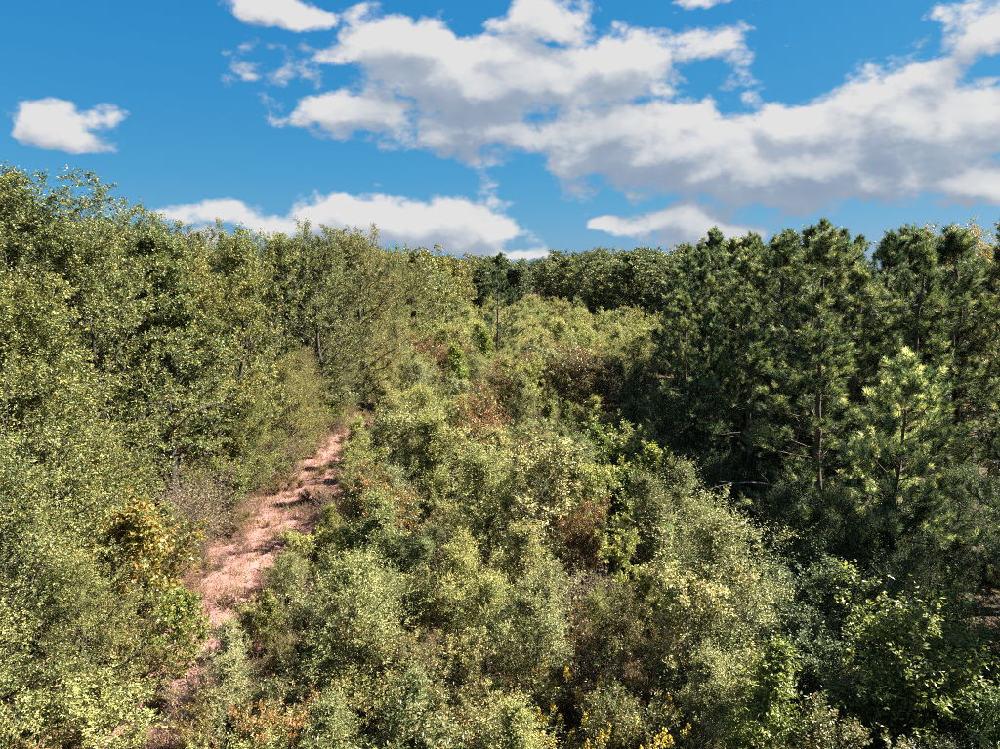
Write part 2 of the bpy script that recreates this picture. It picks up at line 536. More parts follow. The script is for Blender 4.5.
def broadleaf(H, R0, seed, n1=44, n2=11, n3=7, nl=11, leaf=(.11, .045), base=.12, el=(25, 68), leafmat='hard', twig=(.28, .6),
              lift=.12, up1=.12, trunk_r=.016, profile='ovate', bark='bark', stems=1, lean=0.0, droop=0.0, twig_tubes=False,
              whip=0.0, hole=.0, open_=0.0):
    """tapered trunk with limbs, branches and twigs; leaves along the twigs. Returns (wood mesh, leaf mesh)"""
    global rng
    rng = np.random.default_rng(seed)
    wood, fol = MB(), MB()
    for st in range(stems):
        Hs = H * (1 if st == 0 else rng.uniform(.65, .95))
        az0 = rng.uniform(0, 2 * np.pi)
        ln = lean + (0 if stems == 1 else rng.uniform(.12, .38))
        nseg = 14
        tt = np.linspace(0, 1, nseg)
        wob = np.cumsum(rng.normal(0, .012, (nseg, 2)), 0) * Hs
        tp = np.zeros((nseg, 3))
        tp[:, 0] = wob[:, 0] + math.cos(az0) * ln * Hs * tt ** 1.15
        tp[:, 1] = wob[:, 1] + math.sin(az0) * ln * Hs * tt ** 1.15
        tp[0, :2] = 0
        tp[:, 2] = tt * Hs * .97
        tp[0, 2] = -.15
        rad = trunk_r * Hs * (1 - tt) ** .8 + .006
        rad[0] *= 1.35
        wood.tubes(tp[None], rad[None], 8)
        n1s = n1 if stems == 1 else max(6, int(n1 / stems * 1.3))
        t = base + (1 - base) * ((np.arange(n1s) + rng.random(n1s)) / n1s) ** .92 * .985
        o = np.stack([np.interp(t, tt, tp[:, c]) for c in range(3)], 1)
        az = np.arange(n1s) * 2.39996 + rng.normal(0, .35, n1s)
        s = (t - base) / (1 - base)
        if profile == 'ovate':
            r = np.sin(np.pi * np.clip(s * .74 + .18, 0, 1)) ** .8
        elif profile == 'cone':
            r = (1 - s) ** .75 * .95 + .08
        elif profile == 'column':
            r = np.clip(np.sin(np.pi * np.clip(s * .72 + .22, 0, 1)), .1, 1) ** .6
        else:   # round
            r = np.sqrt(np.clip(1 - (s * 1.25 - .45) ** 2, .08, 1))
        sector = 1 + .22 * np.sin(az * 2 + seed) + .16 * np.sin(az * 3 + 1.7 * seed)
        e = np.radians(el[0] + (el[1] - el[0]) * s + rng.normal(0, 8, n1s))
        L = R0 * r * sector * rng.uniform(.5, 1.25, n1s) * (1 + .25 * np.sin(e))
        L = np.maximum(L, .10 * R0)
        keep = rng.random(n1s) > hole
        o, az, e, L, s = o[keep], az[keep], e[keep], L[keep], s[keep]
        d = np.stack([np.cos(az) * np.cos(e), np.sin(az) * np.cos(e), np.sin(e)], 1)
        up = up1 * rng.uniform(.2, 1.6, len(o)) - droop * (1 - s)
        P = path_pts(o, d, L, up, np.linspace(0, 1, 6))
        P[:, 1:] += rng.normal(0, .025, P[:, 1:].shape) * L[:, None, None]
        r1 = (np.interp(t[keep], tt, rad) * .42 + .004)
        wood.tubes(P, r1[:, None] * np.linspace(1, .22, 6)[None], 4)
        # branches
        ix, t2, p2, d2 = children_of(o, d, L, up, n2, .18 + open_, 1.0, .62, lift, .75)
        L2 = (L[ix] * .36 * (1.12 - .62 * t2) + .05 * R0) * rng.uniform(.55, 1.25, len(ix))
        u2 = np.full(len(ix), .10) - droop * .7
        wood.tubes(path_pts(p2, d2, L2, u2, np.linspace(0, 1, 3)), (r1[ix] * .35)[:, None] * np.array([1, .6, .25])[None], 3)
        # twigs: also one that carries on from the tip of each branch
        ix3, t3, p3, d3 = children_of(p2, d2, L2, u2, n3, .15, 1.0, .58, lift, .8)
        tipp, tipd = path_at(p2, d2, L2, u2, np.full(len(p2), .96))
        p3 = np.concatenate([p3, tipp])
        d3 = np.concatenate([d3, norm(tipd + rng.normal(0, .2, tipd.shape))])
        L3 = rng.uniform(twig[0], twig[1], len(p3))
        nspray = 0
        if whip > 0:   # long leafy shoots that stand out beyond the limb tips
            ns = 3
            si = np.repeat(np.arange(len(o)), ns)
            ps, ts = path_at(o[si], d[si], L[si], up[si], rng.uniform(.7, .98, len(si)))
            ds = norm(ts * .8 + rng.normal(0, .35, ts.shape) + np.array([0, 0, .55]))
            p3 = np.concatenate([p3, ps])
            d3 = np.concatenate([d3, ds])
            nspray = len(si)
            L3 = np.concatenate([L3, rng.uniform(.20, .46, nspray) * R0])
        if whip > 0:
            w = rng.random(len(p3)) < whip
            w[len(p3) - nspray:] = False
            L3[w] *= rng.uniform(1.4, 2.5, w.sum())
            d3[w] = norm(d3[w] + np.array([0, 0, .55]))
        u3 = np.full(len(p3), .05) - droop * .5
        if twig_tubes:
            wood.tubes(path_pts(p3, d3, L3, u3, np.array([0, 1.])), np.tile([[.006, .002]], (len(p3), 1)), 3, 1)
        # leaves
        k = len(p3)
        li = np.repeat(np.arange(k), nl)
        tl = (np.tile(np.arange(nl), k) + rng.random(k * nl)) / nl
        pl, tan = path_at(p3[li], d3[li], L3[li], u3[li], tl)
        rd = rand_dir(len(li))
        side = norm(rd - tan * np.sum(rd * tan, 1, keepdims=True))
        a = norm(tan * .45 + side * .8)
        a[:, 2] -= .12
        nrm = rand_dir(len(li)) * .75 + np.array([0, 0, .8]) + side * .1
        sz = rng.uniform(.65, 1.25, len(li))
        tone = np.clip(np.repeat(rng.normal(0, .16, k), nl) + rng.random(len(li)), 0, 1) * .985
        fol.leaves(pl, a, nrm, leaf[0] * sz, leaf[1] * sz, 0, tone)
    wm = wood.mesh('trunk', [M[bark], M['twig']], (0, 1))
    fm = fol.mesh('crown', [M[leafmat]])
    return wm, fm


def pine(H, R0, seed, base=.3, tufts=2, nn=84, nl=.22, whorl=.6, young=False, sub=7, wn=.017):
    global rng
    rng = np.random.default_rng(seed)
    wood, fol = MB(), MB()
    tt = np.linspace(0, 1, 14)
    tp = np.zeros((14, 3))
    tp[:, :2] = np.cumsum(rng.normal(0, .004, (14, 2)), 0) * H
    tp[0, :2] = 0
    tp[:, 2] = tt * H
    tp[0, 2] = -.2
    rad = .0105 * H * (1 - tt) ** .75 + .012
    wood.tubes(tp[None], rad[None], 8)
    O, D, LL = [], [], []
    z = base * H
    while z < H * .985:
        s = (z / H - base) / (1 - base)
        if young:
            r = R0 * ((1 - s) ** .8 * .95 + .06)
        else:
            r = R0 * min(1.0, .6 + 1.2 * s) * ((1 - s) ** .95 + .05)
        nb = rng.integers(3, 6)
        az0 = rng.uniform(0, 6.28)
        for b in range(nb):
            if rng.random() < .10 + (.25 if s < .2 and not young else 0):
                continue
            az = az0 + b * 6.283 / nb + rng.normal(0, .25)
            e = R(4 + 58 * s ** 1.5 + rng.normal(0, 9))
            zz = z + rng.normal(0, .08)
            O.append([np.interp(zz / H, tt, tp[:, 0]), np.interp(zz / H, tt, tp[:, 1]), zz])
            D.append([math.cos(az) * math.cos(e), math.sin(az) * math.cos(e), math.sin(e)])
            LL.append(r * rng.uniform(.5, 1.3))
        z += whorl * rng.uniform(.7, 1.25) * 1.15
    o, d, L = np.array(O), np.array(D), np.array(LL)
    up = rng.uniform(.05, .28, len(o))
    r1 = .012 + .009 * L
    wood.tubes(path_pts(o, d, L, up, np.linspace(0, 1, 6)), r1[:, None] * np.linspace(1, .3, 6)[None], 4)
    ix, t2, p2, d2 = children_of(o, d, L, up, sub, .5, 1.0, .55, .30, .7)
    kp = rng.random(len(ix)) < np.clip(L[ix] / 1.25, .15, 1)
    ix, t2, p2, d2 = ix[kp], t2[kp], p2[kp], d2[kp]
    L2 = (.22 + L[ix] * .26 * (1.15 - .6 * t2)) * rng.uniform(.6, 1.25, len(ix))
    u2 = np.full(len(ix), .22)
    wood.tubes(path_pts(p2, d2, L2, u2, np.linspace(0, 1, 3)), np.tile([[.010, .008, .005]], (len(ix), 1)), 3)
    tipo, tipd = path_at(o, d, L, up, np.full(len(o), .9))
    # needle tufts: at the tips, and along the last part of each side shoot
    S0, SD, SL = [tipo], [norm(tipd + [0, 0, .3])], [np.full(len(tipo), .32)]
    for k in range(tufts):
        f = 1.0 - k * .5
        p, tn = path_at(p2, d2, L2, u2, np.full(len(p2), max(f - .2, .1)))
        S0.append(p)
        SD.append(norm(tn + np.array([0, 0, .35]) + rng.normal(0, .28, tn.shape)))
        SL.append(rng.uniform(.20, .40, len(p)))
    # leader at the very top
    S0.append(tp[-1:] - [0, 0, .35])
    SD.append(np.array([[0, 0, 1.]]))
    SL.append(np.array([.5]))
    S0, SD, SL = np.concatenate(S0), np.concatenate(SD), np.concatenate(SL)
    k = len(S0)
    li = np.repeat(np.arange(k), nn)
    tl = (np.tile(np.arange(nn), k) + rng.random(k * nn)) / nn
    pl = S0[li] + SD[li] * (SL[li] * tl)[:, None]
    rd = rand_dir(len(li))
    side = norm(rd - SD[li] * np.sum(rd * SD[li], 1, keepdims=True))
    ang = (1.15 - .75 * tl)[:, None]
    a = norm(SD[li] * np.cos(ang) + side * np.sin(ang) + np.array([0, 0, -.10]))
    tone = np.clip(np.repeat(rng.normal(-.05, .26, k), nn) + rng.random(len(li)) * .9, 0, 1)
    fol.needles(pl, a, nl * rng.uniform(.75, 1.2, len(li)), wn, 0, tone)
    return wood.mesh('trunk', [M['pbark'], M['twig']], (0, 1)), fol.mesh('crown', [M['pine']])


# ------------------------------------------------------------------ placing
def jit(a):
    return random.uniform(-a, a)


PROTO = {}


def plant(name, kind, x, y, h, label, cat, group=None, tint=(1, 1, 1), rot=None, wide=1.0, parts=True, sink=0.0):
    """one plant: an Empty at its foot with its own trunk and crown"""
    wm, fm, H = PROTO[kind]
    s = h / H
    rot = random.uniform(0, 6.283) if rot is None else rot
    loc = (x, y, tz1(x, y) - sink)
    t = bpy.data.objects.new(name, None)
    COL.objects.link(t)
    t.empty_display_size = .3
    t.location = loc
    t.rotation_euler = (jit(.045), jit(.045), rot)
    t.scale = (s * wide, s * wide, s)
    t['label'] = label
    t['category'] = cat
    if group:
        t['group'] = group
    for nm, me in (('trunk', wm), ('crown', fm)):
        c = bpy.data.objects.new(nm, me)
        COL.objects.link(c)
        c.parent = t
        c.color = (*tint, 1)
    t.children  # parts follow the root
    return t


def proj(x, y, z):
    z = z - CAM_H
    c, s = math.cos(PITCH), math.sin(PITCH)
    dd = y * c - z * s
    uu = z * c + y * s
    if dd < .5:
        return None
    return 500 + 690 * x / dd, 374.5 - 690 * uu / dd


def in_frame(x, y, h, r=3.0):
    z0 = tz1(x, y)
    a, b = proj(x, y, z0 + h), proj(x, y, z0 + .2 * h)
    if a is None or b is None:
        return False
    m = 690 * r / max(y, 3)
    return -m < a[0] < 1000 + m and a[1] < 749 + m * .6


ONES = ['', 'first', 'second', 'third', 'fourth', 'fifth', 'sixth', 'seventh', 'eighth', 'ninth', 'tenth', 'eleventh', 'twelfth',
        'thirteenth', 'fourteenth', 'fifteenth', 'sixteenth', 'seventeenth', 'eighteenth', 'nineteenth']
TENS = {2: ('twentieth', 'twenty'), 3: ('thirtieth', 'thirty'), 4: ('fortieth', 'forty'), 5: ('fiftieth', 'fifty'), 6: ('sixtieth', 'sixty'),
        7: ('seventieth', 'seventy'), 8: ('eightieth', 'eighty'), 9: ('ninetieth', 'ninety')}


def nth(n):
    if n < 20:
        return ONES[n]
    a, b = divmod(n, 10)
    return TENS[a][0] if b == 0 else TENS[a][1] + '-' + ONES[b]


def vary(c, a=.12):
    k = 1 + jit(a)
    return (c[0] * k * (1 + jit(a * .6)), c[1] * k, c[2] * k * (1 + jit(a)))


TAKEN = []          # feet of placed plants, so that trunks do not share a spot


def free(x, y, r):
    return all((x - a) ** 2 + (y - b) ** 2 > r * r for a, b in TAKEN)


# prototypes -----------------------------------------------------------------
for i in range(5):
    PROTO['hard%d' % i] = (*broadleaf(15, [4.0, 3.6, 4.4, 3.8, 4.2][i], 20 + i, n1=48, n2=9, n3=11, nl=11, twig=(.20, .46), open_=.16, leaf=(.122, .060),
                                      profile=['ovate', 'cone', 'ovate', 'column', 'ovate'][i], hole=.06,
                                      base=[.10, .20, .14, .10, .12][i]), 15)
for i in range(2):
    PROTO['edge%d' % i] = (*broadleaf(9, 2.7, 40 + i, n1=42, n2=9, n3=8, nl=13, leaf=(.080, .036), profile=['ovate', 'round'][i],
                                      base=.08, hole=.05, twig_tubes=False, whip=.1), 9)
for i in range(5):
    PROTO['oak%d' % i] = (*broadleaf(5.5, [1.55, 1.9, 1.4, 1.75, 1.6][i], 60 + i, n1=36, n2=9, n3=7, nl=14, leaf=(.076, .027), base=.04,
                                     el=(22, 66), leafmat='oak', twig=(.20, .46), lift=.16, up1=.18, trunk_r=.011, whip=.24,
                                     profile=['cone', 'ovate', 'cone', 'cone', 'ovate'][i], bark='twig',
                                     stems=[1, 1, 1, 2, 1][i]), 5.5)
for i in range(3):
    PROTO['bush%d' % i] = (*broadleaf(2.2, 1.15, 80 + i, n1=26, n2=7, n3=5, nl=10, leaf=(.078, .036), base=.03, el=(20, 62),
                                      leafmat=['oak', 'weed', 'weed'][i], twig=(.14, .32), lift=.2, up1=.2, trunk_r=.012,
                                      profile='round', stems=3, bark='twig', whip=.15), 2.2)
PROTO['russet'] = (*broadleaf(3.2, 1.35, 90, n1=30, n2=7, n3=4, nl=8, leaf=(.11, .045), base=.04, leafmat='russet', twig=(.18, .4),
                              trunk_r=.012, profile='round', stems=2, bark='twig'), 3.2)
PROTO['brush'] = (*broadleaf(1.6, 1.0, 95, n1=26, n2=6, n3=3, nl=3, leaf=(.07, .03), base=.03, el=(15, 60), leafmat='straw', twig=(.14, .34),
                             trunk_r=.010, profile='round', stems=4, bark='twig', twig_tubes=True), 1.6)
PROTO['greyoak'] = (*broadleaf(5.5, 1.9, 96, n1=30, n2=6, n3=8, nl=9, leaf=(.115, .055), base=.08, leafmat='oak', twig=(.14, .34), open_=.25,
                               trunk_r=.012, profile='ovate', bark='twig', hole=.12), 5.5)
PROTO['autumn'] = (*broadleaf(4.5, 1.5, 91, n1=26, n2=7, n3=4, nl=7, leaf=(.15, .10), base=.18, leafmat='autumn', twig=(.2, .4),
                              trunk_r=.011, bark='twig'), 4.5)
PROTO['amber'] = (*broadleaf(15, 4.2, 92, n1=44, n2=10, n3=6, nl=8, leaf=(.18, .10), leafmat='autumn', profile='ovate'), 15)
PROTO['bright'] = (*broadleaf(4.5, 1.1, 93, n1=30, n2=7, n3=4, nl=9, leaf=(.11, .055), base=.05, leafmat='broad', twig=(.16, .36),
                              trunk_r=.011, profile='cone', bark='twig', whip=.1), 4.5)
PROTO['brightbush'] = (*broadleaf(2.8, 1.3, 94, n1=28, n2=7, n3=4, nl=8, leaf=(.10, .055), base=.04, leafmat='broad', twig=(.16, .4),
                                  trunk_r=.012, profile='round', stems=3, bark='twig', whip=.2), 2.8)
for i in range(4):
    PROTO['pine%d' % i] = (*pine(16, [3.5, 3.0, 3.8, 3.2][i], 100 + i, base=[.10, .18, .06, .12][i]), 16)
PROTO['ypine'] = (*pine(9.5, 3.1, 110, base=.06, young=True, whorl=.44, sub=8, nn=90), 9.5)
for i in range(3):
    PROTO['far%d' % i] = (*broadleaf(15, 4.4, 120 + i, n1=32, n2=8, n3=4, nl=7, leaf=(.36, .24), twig=(.4, .8), profile='ovate',
                                     leafmat='hard', base=.08), 15)
for i in range(2):
    PROTO['faroak%d' % i] = (*broadleaf(5.5, 1.9, 130 + i, n1=26, n2=7, n3=4, nl=9, leaf=(.16, .08), twig=(.25, .5), leafmat='oak',
                                        profile=['round', 'ovate'][i], base=.04, trunk_r=.011, bark='twig', whip=.15), 5.5)
PROTO['farpine'] = (*pine(16, 2.5, 140, base=.25, nn=22, nl=.32, sub=5, tufts=2, wn=.05), 16)
# far needles are drawn wider by their own mesh, not by the material

random.seed(1000)
# ------------------------------------------------------------------ the left wood
G_LEFT = 'hardwoods of the wood left of the clay track'


def put(name, kind, x, y, h, label, cat='tree', group=None, tint=(1, 1, 1), wide=1.0, rot=None, r=None):
    TAKEN.append((x, y))
    return plant(name, kind, x, y, h, label, cat, group, tint, rot, wide)


put('hardwood_tree', 'hard1', -16.6, 35.4, 15.2, 'tall conical hardwood with a dark upright trunk beside the clay track', group=G_LEFT,
    tint=(.92, 1.0, .9), wide=1.15)
put('hardwood_tree', 'hard4', -21.5, 29.5, 15.4, 'tallest dark olive hardwood on the left skyline, at the picture edge', group=G_LEFT,
    tint=(.85, .88, .8), wide=1.1)
put('hardwood_tree', 'hard0', -17.4, 29.6, 14.2, 'broad olive hardwood just left of the tree with the dark trunk', group=G_LEFT,
    tint=(1.0, 1.02, .9))
put('hardwood_tree', 'hard2', -16.3, 44.5, 14.6, 'yellowish hardwood right of the dark-trunked tree by the track', group=G_LEFT,
    tint=(1.25, 1.22, 1.0))
put('hardwood_tree', 'hard3', -15.8, 57.5, 15.4, 'grey-green hardwood above the far end of the clay track', group=G_LEFT,
    tint=(.95, .95, 1.0))
put('hardwood_tree', 'hard0', -13.6, 67.5, 15.6, 'rust-flecked hardwood at the corner of the left wood', group=G_LEFT,
    tint=(1.15, .92, .85))

ROWNAME = ['front row', 'second row', 'third row', 'fourth row', 'fifth row']
for (x, y, h, w_, lb) in [(-24.0, 33.5, 16.6, 1.15, 'tall dark hardwood on the left skyline just inside the picture edge'),
                          (-21.6, 35.8, 15.6, 1.2, 'dark round-topped hardwood stepping down from the tall left ones'),
                          (-26.5, 31.5, 15.4, 1.1, 'tall thin-topped hardwood cut by the left picture edge')]:
    put('hardwood_tree', 'hard%d' % random.choice([0, 2]), x, y, h, lb, group=G_LEFT, tint=(.78, .8, .75), wide=w_)
for k in range(5):
    y = 18.0 + 2.0 * k
    n = 0
    while y < 190:
        x = -17.2 - 4.6 * k + jit(1.2) + max(0, y - 75) * (.055 if k < 5 else 0)
        h = random.choice([12.2, 13.4, 14.4, 15.2]) * random.uniform(.95, 1.05)
        if y < 30 and k == 0:
            h *= .85
        step = 5.4 + max(0, y - 60) * .02 + k * .3
        if free(x, y, 3.5) and in_frame(x, y, h, 4):
            n += 1
            far_ = y > 115
            kind = random.choice(['far0', 'far1', 'far2'] if far_ else ['hard%d' % i for i in range(5)])
            c = vary(random.choice([(1, 1, .9), (1.18, 1.12, .88), (.70, .74, .72), (1.1, .95, .8), (.9, .95, .78), (1.28, 1.18, .88), (.85, .88, .95), (1.1, 1.05, 1.2)]), .1)
            tone = 'yellowish' if c[0] > 1.08 else 'dark olive' if c[0] < .9 else 'olive green'
            put('hardwood_tree', kind, x, y, h, '%s hardwood in the %s of the left wood, %s from the near end' % (tone, ROWNAME[k], nth(n)),
                group=G_LEFT, tint=c, wide=random.uniform(.95, 1.25))
        y += step + jit(.8)

random.seed(1001)
# smaller trees filling the near left corner
CORNER = [
    (-13.8, 17.5, 8.6, 'edge0', (1.15, 1.15, 1.0), 'pale yellow-green young tree in the bottom left corner of the picture'),
    (-15.8, 22.5, 10.2, 'edge1', (1.15, 1.12, .9), 'sunlit yellow-green tree at the left edge below the tall hardwoods'),
    (-18.2, 26.0, 10.8, 'edge0', (1.0, 1.05, .9), 'mid green tree in front of the tallest left hardwood'),
    (-15.4, 26.4, 6.6, 'edge1', (1.22, 1.16, .85), 'yellowish small tree left of the orange-leaved sapling'),
    (-12.2, 19.0, 5.0, 'edge1', (1.2, 1.15, .9), 'low bushy tree near the bottom left, right of the corner tree'),
    (-16.9, 19.5, 9.0, 'edge1', (1.05, 1.1, 1.0), 'grey-green tree cut by the left edge of the picture'),
    (-15.2, 39.8, 6.4, 'edge1', (1.2, 1.2, .8), 'bright green small tree overhanging the track beyond the dark trunk'),
    (-14.6, 48.8, 5.6, 'edge0', (1.25, 1.2, .85), 'lime-tinted small tree where the track narrows'),
    (-14.9, 62.0, 6.0, 'edge0', (.95, .95, .9), 'grey-green small tree at the far end of the track'),
]
for (x, y, h, kd, c, lb) in CORNER:
    put('small_tree', kd, x, y, h, lb, group='small trees along the edge of the left wood', tint=tuple(q * .9 for q in c), wide=1.15)
n = 0
y = 39.0
while y < 150:
    x = -15.0 + jit(.9) + max(0, y - 62) * .062
    h = random.uniform(3.5, 7.5)
    if free(x, y, 1.7) and in_frame(x, y, h, 2):
        n += 1
        c = vary(random.choice([(1.15, 1.15, .85), (1, 1, .9), (.9, .95, .9), (1.2, .95, .8)]), .1)
        put('small_tree', random.choice(['edge0', 'edge1', 'oak1']) if y < 95 else 'far%d' % random.randrange(3), x, y, h,
            'small tree under the edge of the left wood, %s back along the track' % nth(n), group='small trees along the edge of the left wood',
            tint=c, wide=random.uniform(1.0, 1.3))
    y += 2.6 + jit(.6) + max(0, y - 70) * .02
put('autumn_sapling', 'autumn', -12.9, 23.9, 5.0, 'sapling with orange and yellow leaves beside the near clay track', group='saplings with autumn leaves',
    tint=(1, 1, 1))
put('autumn_sapling', 'autumn', -10.6, 21.6, 3.0, 'lower yellow-green broad-leaved sapling in front of the orange one', group='saplings with autumn leaves',
    tint=(.8, 1.15, 1.0))

random.seed(1002)
# ------------------------------------------------------------------ the pine stand on the right
G_PINE = 'pines of the stand on the right'
put('young_pine', 'ypine', 16.3, 27.4, 10.4, 'bright sunlit young pine standing in front of the dark pine stand', tint=(3.1, 2.8, 2.9), group=G_PINE)  # sunlight painted into the needles by a tint far above the other pines
n_row = {}
for k in range(6):
    y = 29.6 + 1.2 * k
    n = 0
    while y < 86:
        x = 13.6 + 3.5 * k + jit(.8) + max(0, 40 - y) * .12 + max(0, y - 48) * .27
        h = min(random.choice([14.4, 15.4, 16.4, 17.0]) * random.uniform(.97, 1.03), 12.0 + .9 * max(0, x - 13.4) + jit(.8))
        # a gap on the sunny side of the young pine
        dx, dy = x - 16.3, y - 27.4
        along = dx * math.sin(SUN_AZ) + dy * math.cos(SUN_AZ)
        across = abs(dx * math.cos(SUN_AZ) - dy * math.sin(SUN_AZ))
        gap = -1 < along < 11.5 and across < 4.6
        if free(x, y, 2.3) and in_frame(x, y, h, 3) and not gap:
            n += 1
            c = vary(random.choice([(1.2, 1.15, 1.1), (1.5, 1.35, 1.15), (.9, .98, 1.05)]), .12)
            put('pine_tree', 'pine%d' % random.randrange(4), x, y, h,
                'dark green pine in the %s of the right stand, %s from the near end' % (ROWNAME[k] if k < 5 else 'sixth row', nth(n)),
                group=G_PINE, tint=c, wide=random.uniform(1.15, 1.5))
        y += 3.9 + jit(.8)
# pines just beyond the right of the picture that shade the thicket below them
for j, (x, y, h) in enumerate([(18.4, 22.4, 13.4), (21.0, 25.0, 14.6), (23.8, 26.8, 15.2), (24.0, 22.8, 15.0), (17.4, 18.6, 12.4), (19.8, 20.0, 13.8), (22.6, 19.8, 15.0), (26.4, 20.6, 15.2), (18.6, 15.6, 12.6), (21.6, 16.0, 14.6), (25.2, 16.6, 15.0), (29.5, 22.5, 15.2)]):
    put('pine_tree', 'pine%d' % (j % 4), x, y, h, 'near pine at the right edge of the picture, %s of its clump' % nth(j + 1), group='near pines at the right edge')
for j, (x, y, h) in enumerate([(19.6, 12.6, 13.6), (23.2, 12.8, 15.0), (20.4, 9.2, 14.0), (24.2, 8.8, 15.0), (27.0, 13.5, 15.4), (29.5, 17.5, 15.6)]):
    put('pine_tree', 'pine%d' % (j % 4), x, y, h, 'pine of the right stand just past the picture edge, %s of its clump' % nth(j + 1), group='near pines at the right edge')
put('amber_tree', 'amber', 32.5, 48.5, 14.2, 'amber and orange leaved hardwood behind the pines at the right skyline', tint=(.9, .75, .7))
put('amber_tree', 'amber', 38.0, 53.0, 14.2, 'olive-gold hardwood beside the amber tree at the right edge', tint=(.75, .85, .8))
put('pine_tree', 'pine2', -.5, 84.0, 15.4, 'lone slender dark pine rising at the end of the clearing', tint=(.7, .8, .75), wide=1.1)

random.seed(1003)
# undergrowth saplings below the pines, leaf tint darkened to paint in shade
G_UND = 'shaded saplings under the pines'
n = 0
for (x, y) in [(11.5, 27.5), (14.0, 26.2), (13.0, 30.0), (16.2, 28.0), (15.4, 23.6), (17.8, 25.5), (13.4, 21.4), (16.6, 20.2), (19.5, 28.2), (18.8, 21.8),
               (10.6, 32.6), (12.2, 35.5), (9.9, 38.5), (10.4, 44.0), (9.6, 50.0), (14.6, 33.2), (21.0, 31.5), (20.6, 35.0), (11.0, 56.0), (12.5, 63.0), (17.0, 32.5), (14.8, 29.6)]:
    n += 1
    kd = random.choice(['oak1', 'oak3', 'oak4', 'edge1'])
    put('sapling', kd, x, y, random.uniform(3.2, 5.4), 'sapling tinted dark for the shade of the right pines, %s from the camera' % nth(n),
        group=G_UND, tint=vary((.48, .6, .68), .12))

random.seed(1004)
# ------------------------------------------------------------------ named saplings and shrubs of the clearing
G_OAK = 'young oaks of the clearing'
HERO = [
    ('young_oak', 'oak1', 7.0, 20.6, 5.6, (1.05, 1.02, 1.0), 1.25, 'big feathery grey-green young oak at the lower right of the clearing'),
    ('young_oak', 'oak3', 7.4, 26.2, 5.8, (.95, .95, .95), 1.1, 'feathery young oak just behind the vine-clad stem'),
    ('young_oak', 'oak0', 5.6, 17.4, 3.6, (1.1, 1.06, 1.0), 1.2, 'pale young oak left of the big feathery one'),
    ('young_oak', 'oak4', -.2, 27.5, 5.9, (1.12, 1.1, .9), 1.2, 'tall bright young oak in the middle of the clearing'),
    ('young_oak', 'oak2', -3.2, 34.0, 6.2, (1.15, 1.14, .85), 1.25, 'yellow-green pointed young oak right of the clay track'),
    ('young_oak', 'oak0', -4.9, 27.2, 4.8, (1.05, 1.1, .95), 1.3, 'broad pale young oak beside the near clay track'),
    ('young_oak', 'oak1', -4.8, 20.0, 4.6, (1.08, 1.1, .95), 1.25, 'wide young oak near the bottom, right of the track'),
    ('young_oak', 'oak3', 2.6, 32.5, 5.2, (.82, .86, .85), 1.2, 'darker grey-green young oak right of the middle one'),
    ('young_oak', 'oak4', 1.0, 20.4, 4.4, (1.05, 1.0, .95), 1.25, 'fine-leaved young oak above the yellow flowers'),
    ('young_oak', 'oak2', -8.2, 40.5, 4.8, (1.2, 1.18, .9), 1.2, 'pale young oak at the right bank of the track'),
    ('bright_sapling', 'bright', -4.0, 64.0, 6.6, (1.05, 1.1, .7), 1.1, 'bright lime pointed sapling in front of the left wood'),
    ('bright_sapling', 'bright', -2.0, 76.0, 7.0, (.9, 1.0, .7), 1.0, 'second lime sapling farther back below the lone pine'),
    ('bright_bush', 'brightbush', 5.4, 39.0, 3.6, (.95, 1.0, .8), 1.2, 'bright green leafy bush on the right of the clearing'),
    ('bright_bush', 'brightbush', 7.0, 35.4, 3.2, (.85, 1.0, .8), 1.1, 'lower bright green bush next to the shaded pines'),
    ('bright_bush', 'brightbush', 11.6, 17.6, 3.4, (1.0, 1.0, .9), 1.2, 'yellow-green arching bush in the bottom right corner'),
    ('bright_bush', 'brightbush', 14.2, 19.0, 2.6, (.8, .9, .9), 1.1, 'small green bush at the right end of the bottom edge'),
    ('russet_shrub', 'russet', 5.6, 60.0, 5.4, (1, 1, 1), 1.4, 'large brown-red shrub in the middle distance of the clearing'),
    ('russet_shrub', 'russet', 8.6, 63.5, 5.0, (1, .9, .9), 1.4, 'brown-red shrub right of the large one'),
    ('russet_shrub', 'russet', .8, 58.5, 4.6, (1.1, 1, .9), 1.1, 'rusty shrub left of the large brown-red one'),
    ('russet_shrub', 'russet', -1.0, 40.0, 5.0, (1.3, .88, .8), .9, 'small red-leaved shrub among the young oaks'),
    ('russet_shrub', 'russet', 3.2, 26.6, 3.4, (1.2, .9, .85), .8, 'red-tinged shrub in the centre foreground'),
    ('russet_shrub', 'russet', -6.0, 16.6, 2.0, (1.5, 1.2, .8), 1.2, 'russet bush with orange leaves at the bottom edge'),
    ('russet_shrub', 'russet', -6.4, 70.0, 5.2, (1.1, .85, .8), 1.2, 'rust-brown shrub against the left wood'),
]
for (nm, kd, x, y, h, c, wd, lb) in HERO:
    g = {'young_oak': G_OAK, 'bright_sapling': 'bright lime saplings', 'bright_bush': 'bright green bushes', 'russet_shrub': 'russet shrubs'}[nm]
    put(nm, kd, x, y, h, lb, cat='tree' if nm in ('young_oak', 'bright_sapling') else 'shrub', group=g, tint=c, wide=wd)

random.seed(1005)
